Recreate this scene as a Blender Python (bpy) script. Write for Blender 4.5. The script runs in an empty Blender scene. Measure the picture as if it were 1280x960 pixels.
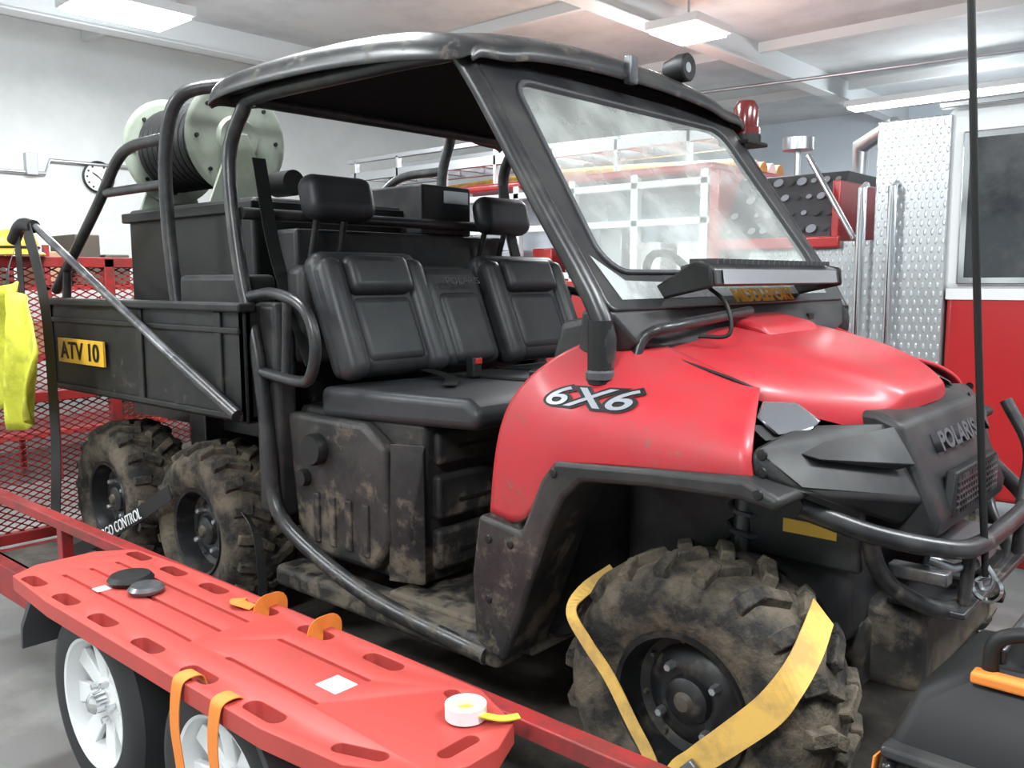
import bpy, bmesh, math, random
from mathutils import Vector, Matrix
from mathutils.bvhtree import BVHTree
random.seed(4)
D=bpy.data
col=bpy.context.scene.collection
# ---------------------------------------------------------------- materials
def pbsdf(name):
    m=D.materials.new(name); m.use_nodes=True
    nt=m.node_tree; b=nt.nodes['Principled BSDF']; return m,nt,b
MUD=(.125,.102,.075)
def mat(name,c,rough=.5,metal=0,c2=None,scale=8,lo=.45,hi=.6,bump=0,bscale=40,coat=0,spec=.5,detail=6,emit=0,mud=None,mscale=7,mcol=MUD):
    m,nt,b=pbsdf(name)
    b.inputs['Base Color'].default_value=(*c,1); b.inputs['Roughness'].default_value=rough
    b.inputs['Metallic'].default_value=metal; b.inputs['Coat Weight'].default_value=coat
    b.inputs['Coat Roughness'].default_value=.18
    b.inputs['Specular IOR Level'].default_value=spec
    tc=nt.nodes.new('ShaderNodeTexCoord'); cur=None
    def noise(sc,det,ro):
        n=nt.nodes.new('ShaderNodeTexNoise'); n.inputs['Scale'].default_value=sc; n.inputs['Detail'].default_value=det; n.inputs['Roughness'].default_value=ro
        nt.links.new(tc.outputs['Object'],n.inputs['Vector']); return n
    def rng(src,a,b_):
        r=nt.nodes.new('ShaderNodeMapRange'); r.inputs[1].default_value=a; r.inputs[2].default_value=b_; nt.links.new(src,r.inputs[0]); return r.outputs[0]
    def mixc(f,a,bc):
        mx=nt.nodes.new('ShaderNodeMix'); mx.data_type='RGBA'; nt.links.new(f,mx.inputs[0])
        if isinstance(a,tuple): mx.inputs[6].default_value=(*a,1)
        else: nt.links.new(a,mx.inputs[6])
        mx.inputs[7].default_value=(*bc,1); return mx.outputs[2]
    if c2 is not None:
        cur=mixc(rng(noise(scale,detail,.65).outputs[0],lo,hi),c,c2)
    if mud is not None:
        # mud coverage grows towards the ground: noise + (mud - z)*k
        g=nt.nodes.new('ShaderNodeNewGeometry'); sx=nt.nodes.new('ShaderNodeSeparateXYZ'); nt.links.new(g.outputs['Position'],sx.inputs[0])
        k=nt.nodes.new('ShaderNodeMath'); k.operation='MULTIPLY_ADD'; k.inputs[1].default_value=-.26; k.inputs[2].default_value=.26*mud
        nt.links.new(sx.outputs[2],k.inputs[0])
        n1=noise(mscale,10,.72)
        a=nt.nodes.new('ShaderNodeMath'); a.operation='ADD'; nt.links.new(n1.outputs[0],a.inputs[0]); nt.links.new(k.outputs[0],a.inputs[1])
        fac=rng(a.outputs[0],.56,.68)
        cur=mixc(fac,cur if cur is not None else c,mcol)
        rr=nt.nodes.new('ShaderNodeMapRange'); rr.inputs[3].default_value=rough; rr.inputs[4].default_value=.9; nt.links.new(fac,rr.inputs[0]); nt.links.new(rr.outputs[0],b.inputs['Roughness'])
    if cur is not None: nt.links.new(cur,b.inputs['Base Color'])
    if bump:
        n2=noise(bscale,3,.6)
        bp=nt.nodes.new('ShaderNodeBump'); bp.inputs['Strength'].default_value=bump; bp.inputs['Distance'].default_value=.01
        nt.links.new(n2.outputs[0],bp.inputs['Height']); nt.links.new(bp.outputs[0],b.inputs['Normal'])
    if emit:
        b.inputs['Emission Color'].default_value=(*c,1); b.inputs['Emission Strength'].default_value=emit
    return m
M={}
M['red']=mat('red_body_paint',(.43,.015,.025),.46,c2=(.34,.035,.038),scale=6,lo=.4,hi=.7,coat=.15,mud=.68,mscale=26)
M['black']=mat('black_plastic',(.017,.017,.019),.48,c2=(.040,.038,.036),scale=7,lo=.4,hi=.7,spec=.35,mud=.38,mscale=14)
M['mud']=mat('muddy_black_plastic',(.016,.016,.017),.5,c2=(.040,.037,.034),scale=6,lo=.4,hi=.65,bump=.15,spec=.35,mud=.70,mscale=10)
M['bed']=mat('cargo_bed_plastic',(.011,.011,.012),.5,c2=(.026,.025,.023),scale=6,lo=.42,hi=.7,spec=.3,mud=.72,mscale=13)
M['roofm']=mat('muddy_roof_plastic',(.016,.016,.018),.30,c2=(.045,.043,.040),scale=5,lo=.42,hi=.7,coat=.15,mud=1.82,mscale=15)
M['blackgloss']=mat('gloss_black_plastic',(.018,.018,.020),.30,c2=(.055,.053,.050),scale=5,lo=.42,hi=.7,coat=.2)
M['tube']=mat('powder_coated_tube',(.017,.017,.019),.34,c2=(.050,.048,.045),scale=12,lo=.45,hi=.7,mud=.52,mscale=14)
M['seat']=mat('seat_vinyl',(.022,.023,.027),.44,c2=(.040,.040,.040),scale=6,lo=.4,hi=.75,spec=.42)
M['rubber']=mat('muddy_tire_rubber',(.020,.019,.018),.85,c2=(.115,.094,.069),scale=10,lo=.40,hi=.60,bump=.7,bscale=50,spec=.25,detail=9)
M['tirebk']=mat('tire_rubber',(.02,.02,.021),.6)
M['rim']=mat('black_rim_steel',(.010,.010,.011),.38,c2=(.06,.052,.042),scale=16,lo=.52,hi=.68)
M['white']=mat('white_paint',(.76,.77,.77),.35)
M['chrome']=mat('chrome',(.75,.76,.78),.15,1)
M['steel']=mat('grey_steel',(.5,.51,.53),.35,.9)
M['strut']=mat('worn_strut_steel',(.07,.07,.075),.3,.6,c2=(.30,.30,.31),scale=5,lo=.45,hi=.7)
M['tred']=mat('trailer_red_paint',(.30,.02,.02),.5,c2=(.18,.025,.022),scale=12)
M['board']=mat('orange_red_polyethylene',(.47,.056,.046),.5,c2=(.37,.055,.045),scale=5,lo=.4,hi=.7,spec=.4)
M['orange']=mat('orange_webbing',(.72,.21,.03),.7)
M['yellow']=mat('yellow_webbing',(.70,.43,.10),.75,c2=(.48,.30,.09),scale=9)
M['hivis']=mat('hi_vis_cloth',(.62,.62,.05),.8,c2=(.42,.42,.04),scale=9,bump=.4,bscale=15)
M['decal']=mat('yellow_decal',(.72,.42,.04),.4)
M['ink']=mat('black_ink',(.012,.012,.012),.5,spec=.3)
M['liner']=mat('matte_black_liner',(.010,.010,.010),.95,spec=.05)
M['silverdecal']=mat('silver_decal',(.30,.31,.34),.35,.2)
M['reel']=mat('reel_paint',(.27,.30,.245),.4,c2=(.21,.23,.18),scale=5)
M['darkgrey']=mat('dark_grey',(.05,.05,.055),.5)
M['wall']=mat('white_wall',(.72,.75,.73),.75,c2=(.66,.69,.67),scale=1.2)
M['wallb']=mat('bluish_metal_wall',(.64,.70,.76),.6,c2=(.58,.65,.71),scale=1)
M['ceil']=mat('insulated_ceiling',(.66,.68,.68),.85,c2=(.56,.58,.58),scale=1.1)
M['beam']=mat('painted_beam',(.66,.68,.68),.65)
M['floor']=mat('concrete_floor',(.15,.15,.145),.35,c2=(.22,.22,.21),scale=1.8,bump=.05)
M['deck']=mat('trailer_deck',(.05,.045,.038),.8,c2=(.10,.085,.07),scale=6)
M['glow']=mat('lamp_lens',(.97,1,1),.5,emit=14)
M['glass_dk']=mat('dark_window',(.03,.035,.04),.08,c2=(.12,.12,.12),scale=1.5,lo=.45,hi=.7)
M['fred']=mat('fire_engine_red',(.42,.02,.022),.28,coat=.4)
M['beacon']=mat('red_beacon_lens',(.12,.012,.012),.2,coat=.4)
M['lens']=mat('headlight_lens',(.17,.175,.19),.07,.4,coat=1)
M['tan']=mat('tan_things',(.36,.24,.14),.7)
M['rusty']=mat('hub_grime',(.08,.066,.05),.6,.3)
M['led']=mat('led_panel',(.42,.43,.45),.22,.6)
M['pale']=mat('painted_glare_grey',(.42,.44,.43),.18,c2=(.25,.26,.26),scale=7,coat=.6)  # light grey that paints white glare onto the lower windshield frame
def diamond():
    m,nt,b=pbsdf('diamond_plate')
    b.inputs['Metallic'].default_value=.6; b.inputs['Roughness'].default_value=.35
    tc=nt.nodes.new('ShaderNodeTexCoord')
    out=[]
    for ang in (.785,-.785):
        mp=nt.nodes.new('ShaderNodeMapping'); mp.inputs['Rotation'].default_value=(0,ang,0)
        w=nt.nodes.new('ShaderNodeTexVoronoi'); w.inputs['Scale'].default_value=36; w.inputs['Randomness'].default_value=0
        mp.inputs['Scale'].default_value=(1,.001,.4)
        nt.links.new(tc.outputs['Object'],mp.inputs['Vector']); nt.links.new(mp.outputs[0],w.inputs['Vector'])
        r=nt.nodes.new('ShaderNodeMapRange'); r.inputs[1].default_value=.30; r.inputs[2].default_value=.2
        nt.links.new(w.outputs['Distance'],r.inputs[0]); out.append(r)
    mx=nt.nodes.new('ShaderNodeMath'); mx.operation='MAXIMUM'
    nt.links.new(out[0].outputs[0],mx.inputs[0]); nt.links.new(out[1].outputs[0],mx.inputs[1])
    bp=nt.nodes.new('ShaderNodeBump'); bp.inputs['Strength'].default_value=.6; bp.inputs['Distance'].default_value=.008
    nt.links.new(mx.outputs[0],bp.inputs['Height']); nt.links.new(bp.outputs[0],b.inputs['Normal'])
    c=nt.nodes.new('ShaderNodeMix'); c.data_type='RGBA'; c.inputs[6].default_value=(.48,.50,.51,1); c.inputs[7].default_value=(.70,.72,.72,1)
    nt.links.new(mx.outputs[0],c.inputs[0]); nt.links.new(c.outputs[2],b.inputs['Base Color'])
    return m
M['diamond']=diamond()
def glass():
    m=D.materials.new('dusty_windshield'); m.use_nodes=True; nt=m.node_tree; nt.nodes.clear()
    o=nt.nodes.new('ShaderNodeOutputMaterial'); t=nt.nodes.new('ShaderNodeBsdfTransparent'); g=nt.nodes.new('ShaderNodeBsdfGlossy')
    g.inputs['Roughness'].default_value=.05; d=nt.nodes.new('ShaderNodeBsdfDiffuse'); d.inputs['Color'].default_value=(.76,.80,.76,1)
    t.inputs['Color'].default_value=(.92,.95,.92,1)
    a=nt.nodes.new('ShaderNodeMixShader'); b=nt.nodes.new('ShaderNodeMixShader'); a.inputs[0].default_value=.10
    n=nt.nodes.new('ShaderNodeTexNoise'); n.inputs['Scale'].default_value=5; n.inputs['Detail'].default_value=8
    r=nt.nodes.new('ShaderNodeMapRange'); r.inputs[1].default_value=.4;r.inputs[2].default_value=.75;r.inputs[3].default_value=.20;r.inputs[4].default_value=.48
    tc=nt.nodes.new('ShaderNodeTexCoord'); nt.links.new(tc.outputs['Object'],n.inputs['Vector'])
    nt.links.new(n.outputs[0],r.inputs[0]); nt.links.new(r.outputs[0],b.inputs[0])
    nt.links.new(t.outputs[0],a.inputs[1]); nt.links.new(g.outputs[0],a.inputs[2]); nt.links.new(a.outputs[0],b.inputs[1]); nt.links.new(d.outputs[0],b.inputs[2]); nt.links.new(b.outputs[0],o.inputs[0])
    return m
M['glass']=glass()
# ---------------------------------------------------------------- helpers
def E(name,loc=(0,0,0)):
    e=D.objects.new(name,None); e.location=loc; e.empty_display_size=.1; col.objects.link(e); bpy.context.view_layer.update(); return e
def link(o,m,par=None,bev=0,seg=3,sub=0,smooth=True,solid=0):
    col.objects.link(o)
    if o.type=='MESH':
        if not o.data.materials: o.data.materials.append(M[m] if isinstance(m,str) else m)
        if smooth:
            for p in o.data.polygons: p.use_smooth=True
    if solid:
        s=o.modifiers.new('solid','SOLIDIFY'); s.thickness=solid; s.offset=0
    if bev:
        b=o.modifiers.new('bev','BEVEL'); b.width=bev; b.segments=seg; b.limit_method='ANGLE'; b.angle_limit=.6; b.harden_normals=False
    if sub:
        s=o.modifiers.new('sub','SUBSURF'); s.levels=sub; s.render_levels=sub
    if smooth and not sub and o.type=='MESH':
        try: o.data.set_sharp_from_angle(angle=.7)
        except Exception: pass
    if par is not None:
        o.parent=par; o.matrix_parent_inverse=Matrix.Translation(par.location).inverted()
    return o
def mesh(name,v,f,m,par=None,**k):
    me=D.meshes.new(name); me.from_pydata([tuple(p) for p in v],[],f); 
    bm=bmesh.new(); bm.from_mesh(me); bmesh.ops.recalc_face_normals(bm,faces=bm.faces); bm.to_mesh(me); bm.free()
    return link(D.objects.new(name,me),m,par,**k)
def box(name,x,y,z,m,par=None,bev=.005,**k):
    v=[(a,b,c) for a in x for b in y for c in z]
    f=[(0,1,3,2),(4,6,7,5),(0,4,5,1),(2,3,7,6),(0,2,6,4),(1,5,7,3)]
    return mesh(name,v,f,m,par,bev=bev,**k)
def boxes(name,L,m,par=None,bev=0,**k):
    v=[];f=[]
    for x,y,z in L:
        n=len(v); v+=[(a,b,c) for a in x for b in y for c in z]
        f+=[tuple(n+i for i in q) for q in [(0,1,3,2),(4,6,7,5),(0,4,5,1),(2,3,7,6),(0,2,6,4),(1,5,7,3)]]
    return mesh(name,v,f,m,par,bev=bev,**k)
def hull(name,pts,m,par=None,bev=.008,**k):
    bm=bmesh.new()
    for p in pts: bm.verts.new(p)
    r=bmesh.ops.convex_hull(bm,input=bm.verts)
    bmesh.ops.delete(bm,geom=[g for g in r['geom_interior'] if isinstance(g,bmesh.types.BMVert)],context='VERTS')
    bmesh.ops.dissolve_limit(bm,angle_limit=.03,verts=bm.verts,edges=bm.edges)
    bmesh.ops.recalc_face_normals(bm,faces=bm.faces)
    me=D.meshes.new(name); bm.to_mesh(me); bm.free()
    return link(D.objects.new(name,me),m,par,bev=bev,**k)
def prism(name,poly,y0,y1,m,par=None,axis='y',bev=.006,**k):
    def P(a,b,c):
        return (a,c,b) if axis=='y' else ((c,a,b) if axis=='x' else (a,b,c))
    n=len(poly)
    v=[P(a,b,y0) for a,b in poly]+[P(a,b,y1) for a,b in poly]
    f=[tuple(range(n)),tuple(range(2*n-1,n-1,-1))]+[(i,(i+1)%n,n+(i+1)%n,n+i) for i in range(n)]
    return mesh(name,v,f,m,par,bev=bev,**k)
def cat(pts,n=6):
    pts=[Vector(p) for p in pts]
    if len(pts)<3: return pts
    P=[2*pts[0]-pts[1]]+pts+[2*pts[-1]-pts[-2]]; out=[]
    for i in range(1,len(P)-2):
        a,b,c,d=P[i-1:i+3]
        for j in range(n):
            t=j/n
            out.append(.5*((2*b)+(c-a)*t+(2*a-5*b+4*c-d)*t*t+(-a+3*b-3*c+d)*t**3))
    out.append(pts[-1]); return out
def tube(name,pts,r,m,par=None,smooth=False,seg=12,n=6,closed=False):
    pts=cat(pts,n) if smooth else [Vector(p) for p in pts]
    v=[];f=[]; N=len(pts); up=None
    for i,p in enumerate(pts):
        if closed: t=pts[(i+1)%N]-pts[i-1]
        else: t=(pts[min(i+1,N-1)]-pts[max(i-1,0)])
        t.normalize()
        if up is None:
            up=Vector((0,0,1)) if abs(t.z)<.9 else Vector((1,0,0))
        a=t.cross(up).normalized(); b=a.cross(t).normalized(); up=b
        k=1
        if 0<i<N-1 and not smooth:
            c=(pts[i]-pts[i-1]).normalized().dot((pts[i+1]-pts[i]).normalized()); k=1/math.sqrt(max(.3,(1+c)/2))
        for j in range(seg):
            th=2*math.pi*j/seg; v.append(p+(a*math.cos(th)+b*math.sin(th))*r*k)
    for i in range(N-1 if not closed else N):
        i2=(i+1)%N
        for j in range(seg):
            f.append((i*seg+j,i*seg+(j+1)%seg,i2*seg+(j+1)%seg,i2*seg+j))
    if not closed: f+=[tuple(range(seg)),tuple(range((N-1)*seg,N*seg))]
    return mesh(name,v,f,m,par)
def grid(name,rows,m,par=None,**k):
    n=len(rows[0]); v=[p for r in rows for p in r]
    f=[(i*n+j,i*n+j+1,(i+1)*n+j+1,(i+1)*n+j) for i in range(len(rows)-1) for j in range(n-1)]
    return mesh(name,v,f,m,par,**k)
def ribbon(name,pts,nor,w,m,par=None,th=.003,n=6,sm=True):
    pts=cat(pts,n) if sm else [Vector(p) for p in pts]; nor=Vector(nor); rows=[]
    for i,p in enumerate(pts):
        t=(pts[min(i+1,len(pts)-1)]-pts[max(i-1,0)]).normalized(); s=t.cross(nor).normalized()
        rows.append([p-s*w/2,p+s*w/2])
    return grid(name,rows,m,par,solid=th,smooth=False)
def rib2(name,pts,m,par=None,th=.003,n=6):
    A=cat([p[0] for p in pts],n); B=cat([p[1] for p in pts],n)
    return grid(name,[[a,b] for a,b in zip(A,B)],m,par,solid=th,smooth=False)
def lathe(name,prof,m,par=None,axis='y',loc=(0,0,0),seg=48,close=False,**k):
    v=[];f=[];n=len(prof)
    for j in range(seg):
        t=2*math.pi*j/seg
        for r,h in prof:
            c,s=r*math.cos(t),r*math.sin(t)
            p={'y':(c,h,s),'x':(h,c,s),'z':(c,s,h)}[axis]
            v.append((p[0]+loc[0],p[1]+loc[1],p[2]+loc[2]))
    for j in range(seg):
        j2=(j+1)%seg
        for i in range(n-1): f.append((j*n+i,j*n+i+1,j2*n+i+1,j2*n+i))
        if close: f.append((j*n+n-1,j*n,j2*n,j2*n+n-1))
    return mesh(name,v,f,m,par,**k)
def text(name,s,size,loc,rot,m,par=None,ext=.002,sx=1,shear=0,off=0):
    c=D.curves.new(name,'FONT'); c.body=s; c.size=size; c.extrude=ext; c.align_x='CENTER'; c.align_y='CENTER'; c.shear=shear; c.offset=off
    c.materials.append(M[m]); o=D.objects.new(name,c); link(o,m,par); o.location=Vector(loc); o.rotation_euler=rot; o.scale=(sx,1,1)
    return o
# ---------------------------------------------------------------- camera
cam_d=D.cameras.new('camera'); cam=D.objects.new('camera',cam_d); col.objects.link(cam)
cam_d.sensor_width=36; cam_d.lens=31.07
F=Vector((-.6595,.7425,-.1177)).normalized(); U=Vector((-.0751,.0907,.9931)); R=F.cross(U).normalized(); U=R.cross(F)
cam.matrix_world=Matrix(((R.x,U.x,-F.x,.918),(R.y,U.y,-F.y,-2.274),(R.z,U.z,-F.z,1.221),(0,0,0,1)))
bpy.context.scene.camera=cam
bpy.context.scene.view_settings.view_transform='Standard'
# ---------------------------------------------------------------- room
GZ=-.36; CZ=3.6
box('floor',(-8.2,7),(-7,11.2),(GZ-.1,GZ),'floor',bev=0)
box('ceiling',(-8.2,7),(-7,11.2),(CZ,CZ+.1),'ceil',bev=0)
box('wall_left',(-8.2,-8),(-7,11.2),(GZ,CZ),'wall',bev=0)
box('wall_far',(-8,7),(11,11.2),(GZ,CZ),'wallb',bev=0)
box('wall_right',(7,7.2),(-7,11.2),(GZ,CZ),'wallb',bev=0)
box('wall_behind',(-8,7),(-7.2,-7),(GZ,CZ),'wall',bev=0)
L=[]
for x in (-6.9,-3.4,.4,4):
    L+=[((x-.09,x+.09),(-6.99,10.99),(CZ-.26,CZ-.245)),((x-.008,x+.008),(-6.99,10.99),(CZ-.245,CZ-.001))]
boxes('ceiling_rafters',L,'beam')
L=[]
for y in [-5.6,-3.2,-.8,1.6,4.0,6.4,8.8]:
    L.append(((-7.99,6.99),(y-.03,y+.03),(CZ-.10,CZ-.001)))
boxes('ceiling_purlins',L,'beam')
tube('ceiling_conduit',[(-7.9,6.2,CZ-.34),(-3,6.8,CZ-.34),(3,7.4,CZ-.34)],.018,'steel')
tube('trim_conduit',[(-7.97,-6,2.22),(-7.97,1.15,2.22),(-7.97,1.2,2.35),(-7.97,4,2.35)],.015,'steel')
box('trim_outlet',(-8,-7.93),(.98,1.08),(2.2,2.4),'steel',bev=.004)
def lamp(x,y,lx,ly,power,vis=True):
    e=E('ceiling_light',(x,y,CZ-.4))
    box('housing',(x-lx/2-.03,x+lx/2+.03),(y-ly/2-.03,y+ly/2+.03),(CZ-.40,CZ-.33),'white',e,bev=.01)
    box('lens',(x-lx/2,x+lx/2),(y-ly/2,y+ly/2),(CZ-.425,CZ-.40),'glow',e,bev=.005)
    tube('hanger',[(x,y,CZ-.33),(x,y,CZ)],.01,'steel',e)
    l=D.lights.new('lamp_emitter','AREA'); l.shape='RECTANGLE'; l.size=max(lx,.3); l.size_y=max(ly,.3); l.energy=power*.75; l.color=(.93,.975,1)
    o=D.objects.new('lamp_emitter',l); link(o,None,e); o.location=(x,y,CZ-.44)
    l=D.lights.new('lamp_spill','POINT'); l.shadow_soft_size=.12; l.energy=power*.38; l.color=(.88,.955,1)
    o=D.objects.new('lamp_spill',l); link(o,None,e); o.location=(x,y,CZ-.66)
lamp(-5.75,.95,.5,.75,130)
lamp(-2.95,4.25,.42,.5,140)
lamp(-1.9,8.4,2.6,.25,200)
lamp(1.3,8.4,1.6,.25,110)
lamp(-2.2,-.6,.5,1.3,145)
lamp(1.6,-.4,.5,1.3,125)
lamp(.6,-3.8,.5,1.3,175)
lamp(-3.6,-3.6,.5,1.3,140)
lamp(2.4,2.0,.5,1.3,120)
lamp(-6.0,-4.2,.3,1.3,90)
w=D.worlds.new('World'); bpy.context.scene.world=w; w.use_nodes=True
w.node_tree.nodes['Background'].inputs[0].default_value=(.8,.85,.9,1); w.node_tree.nodes['Background'].inputs[1].default_value=.3
# clock
ck=E('wall_clock',(-7.97,1.65,2.23))
lathe('case',[(0,0),(.15,0),(.155,.03),(.14,.035),(.138,.02),(0,.02)],'ink',ck,axis='x',loc=(-7.995,1.65,2.23))
lathe('dial',[(0,.024),(.135,.024)],'white',ck,axis='x',loc=(-7.995,1.65,2.23))
L=[]
for i in range(12):
    t=i*math.pi/6; c,s=math.cos(t),math.sin(t)
    L.append(((-7.972,-7.966),(1.65+.11*c-.008,1.65+.11*c+.008),(2.23+.11*s-.008,2.23+.11*s+.008)))
boxes('hour_marks',L,'ink',ck)
tube('hand_hour',[(-7.963,1.65,2.23),(-7.963,1.59,2.27)],.005,'ink',ck)
tube('hand_minute',[(-7.963,1.65,2.23),(-7.963,1.72,2.15)],.004,'ink',ck)
# ---------------------------------------------------------------- storage shelf
sh=E('storage_shelf',(-6.6,.6,0))
boxes('frame',[((-7.2,-6.4),(-1.0,2.1),(z,z+.04)) for z in (.0,.6,1.15)]+[((x,x+.04),(y,y+.04),(GZ,1.5)) for x in (-7.2,-6.44) for y in (-1.0,.5,2.06)],'tred',sh)
for i in range(12):
    y=-.9+i*.24; h=.2+.25*random.random(); zz=random.choice([.64,1.19,.04]) if i%2 else 1.19
    box('bin_%d'%i,(-7.0,-6.5),(y,y+.2),(zz,zz+h),random.choice(['tan','darkgrey','rusty','black']),sh,bev=.01)
# ---------------------------------------------------------------- wheels
def lugmesh(name,Rr,hw,n,m,par):
    v=[];f=[]
    def lug(ang,y,rad,tilt,skew,l,w_,h):
        M1=Matrix.Rotation(-ang,4,'Y')@Matrix.Translation((rad,y,0))@Matrix.Rotation(tilt,4,'Z')@Matrix.Rotation(skew,4,'X')
        k=len(v)
        for a in (-h,h):
            q=1 if a<0 else .82
            for b in (-l/2,l/2):
                for c in (-w_/2,w_/2): v.append(M1@Vector((a,b*q,c*q)))
        f.extend([tuple(k+i for i in g) for g in [(0,1,3,2),(4,6,7,5),(0,4,5,1),(2,3,7,6),(0,2,6,4),(1,5,7,3)]])
    for i in range(n):
        for s in (-1,1):
            a=2*math.pi*(i+(.5 if s>0 else 0))/n
            lug(a,s*.035,Rr-.012,0,s*.55,.085,.036,.013)
            lug(a+.5*math.pi/n,s*hw*.72,Rr-.022,s*.42,s*.12,.075,.038,.013)
            lug(a+.5*math.pi/n+.02,s*hw*.97,Rr-.062,s*1.15,0,.05,.026,.006)
    return mesh(name,v,f,m,par,bev=.003,seg=1)
def atv_wheel(prefix,x,y,z,side,par,steer=0):
    e=E(prefix,(x,y,z)); 
    hw=.125
    prof=[(.150,-.10),(.165,-.118),(.20,-.132),(.245,-.136),(.275,-.122),(.295,-.09),(.30,-.04),(.302,0),(.30,.04),(.295,.09),(.275,.122),(.245,.136),(.20,.132),(.165,.118),(.150,.10)]
    L=(x,y,z)
    lathe('tire',prof,'rubber',e,loc=L,seg=64)
    o=lugmesh('tread',.320,hw,19,'rubber',e); o.location=Vector(L)
    lathe('rim',[(.152,.10),(.152,-.10),(.163,-.112),(.158,-.122),(.148,-.118),(.142,-.09),(.135,-.055),(.115,-.045),(.10,-.06),(.07,-.072),(.055,-.07),(.05,-.085),(.032,-.095),(0,-.095)],'rim',e,loc=L)
    for i in range(4):
        t=i*math.pi/2+.6
        lathe('lug_nut_%d'%i,[(0,-.092),(.008,-.092),(.011,-.086),(.011,-.06)],'steel',e,loc=(x+.078*math.cos(t),y,z+.078*math.sin(t)),seg=6)
    for i in range(8):
        t=i*math.pi/4+.2
        lathe('rim_bolt_%d'%i,[(0,-.06),(.005,-.06),(.005,-.04)],'rusty',e,loc=(x+.122*math.cos(t),y,z+.122*math.sin(t)),seg=6)
    lathe('hub_cap',[(0,-.106),(.016,-.104),(.024,-.095)],'rusty',e,loc=L,seg=24)
    e.parent=par; e.matrix_parent_inverse=Matrix.Translation(par.location).inverted()
    if side>0: e.rotation_euler=(0,0,math.pi)
    return e
utv=E('utility_vehicle',(-1.3,0,0))
for nm,x in (('front',0),('middle',-1.98),('rear',-2.70)):
    for s in (-1,1):
        atv_wheel('%s_wheel_%s'%(nm,'right' if s<0 else 'left'),x,s*.60,.322,s,utv)
for x in (0,-1.98,-2.70):
    tube('axle_%.0f'%(-x*10),[(x,-.55,.322),(x,.55,.322)],.022,'rim',utv)
for s in (-1,1):
    tube('arm_lower_%d'%s,[(-.12,s*.2,.36),(0,s*.5,.28),(.12,s*.2,.36)],.015,'tube',utv)
    tube('strut_%d'%s,[(0,s*.5,.36),(0,s*.42,.8)],.022,'tube',utv)
    pts=[(0+.04*math.cos(t*.9),s*(.49-.0045*t*.35)+.04*math.sin(t*.9)*s,.42+.0062*t) for t in range(0,56)]
    tube('coil_%d'%s,pts,.007,'darkgrey',utv,seg=6)
box('chassis',(-3.0,.25),(-.36,.36),(.30,.46),'mud',utv,bev=.02)
box('gearcase',(-2.9,-1.75),(-.2,.2),(.2,.5),'mud',utv,bev=.04)
boxes('bed_frame_rails',[((-3.05,-1.5),(-.42,-.36),(.62,.72)),((-3.05,-1.5),(.36,.42),(.62,.72)),((-2.4,-2.28),(-.5,.5),(.45,.74))],'tube',utv,bev=.006)
for s in (-1,1):
    tube('rear_swing_%d'%s,[(-1.60,s*.40,.42),(-2.34,s*.44,.36),(-2.9,s*.42,.36)],.028,'tube',utv)
    tube('rear_shock_%d'%s,[(-1.86,s*.42,.34),(-1.72,s*.40,.74)],.028,'tube',utv)
    tube('rear_shock_b%d'%s,[(-2.55,s*.42,.34),(-2.42,s*.40,.74)],.028,'tube',utv)
box('floor_pan',(-1.0,-.45),(-.66,.66),(.28,.325),'mud',utv,bev=.01)
hull('firewall',[(-.47,y,.3) for y in (-.63,.63)]+[(-.36,y,.3) for y in (-.3,.3)]+[(-.50,y,1.0) for y in (-.62,.62)]+[(-.3,y,1.0) for y in (-.4,.4)],'black',utv)
box('inner_well_front',(-.34,.24),(-.42,.42),(.42,.88),'black',utv,bev=.03)
box('well_top',(-.40,.16),(-.68,.68),(.80,.83),'black',utv,bev=.01)
box('warning_sticker_front',(.10,.22),(-.452,-.45),(.665,.695),'decal',utv,bev=0)
box('well_panel',(-.02,.27),(-.45,-.42),(.60,.83),'black',utv,bev=.008)
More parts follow.
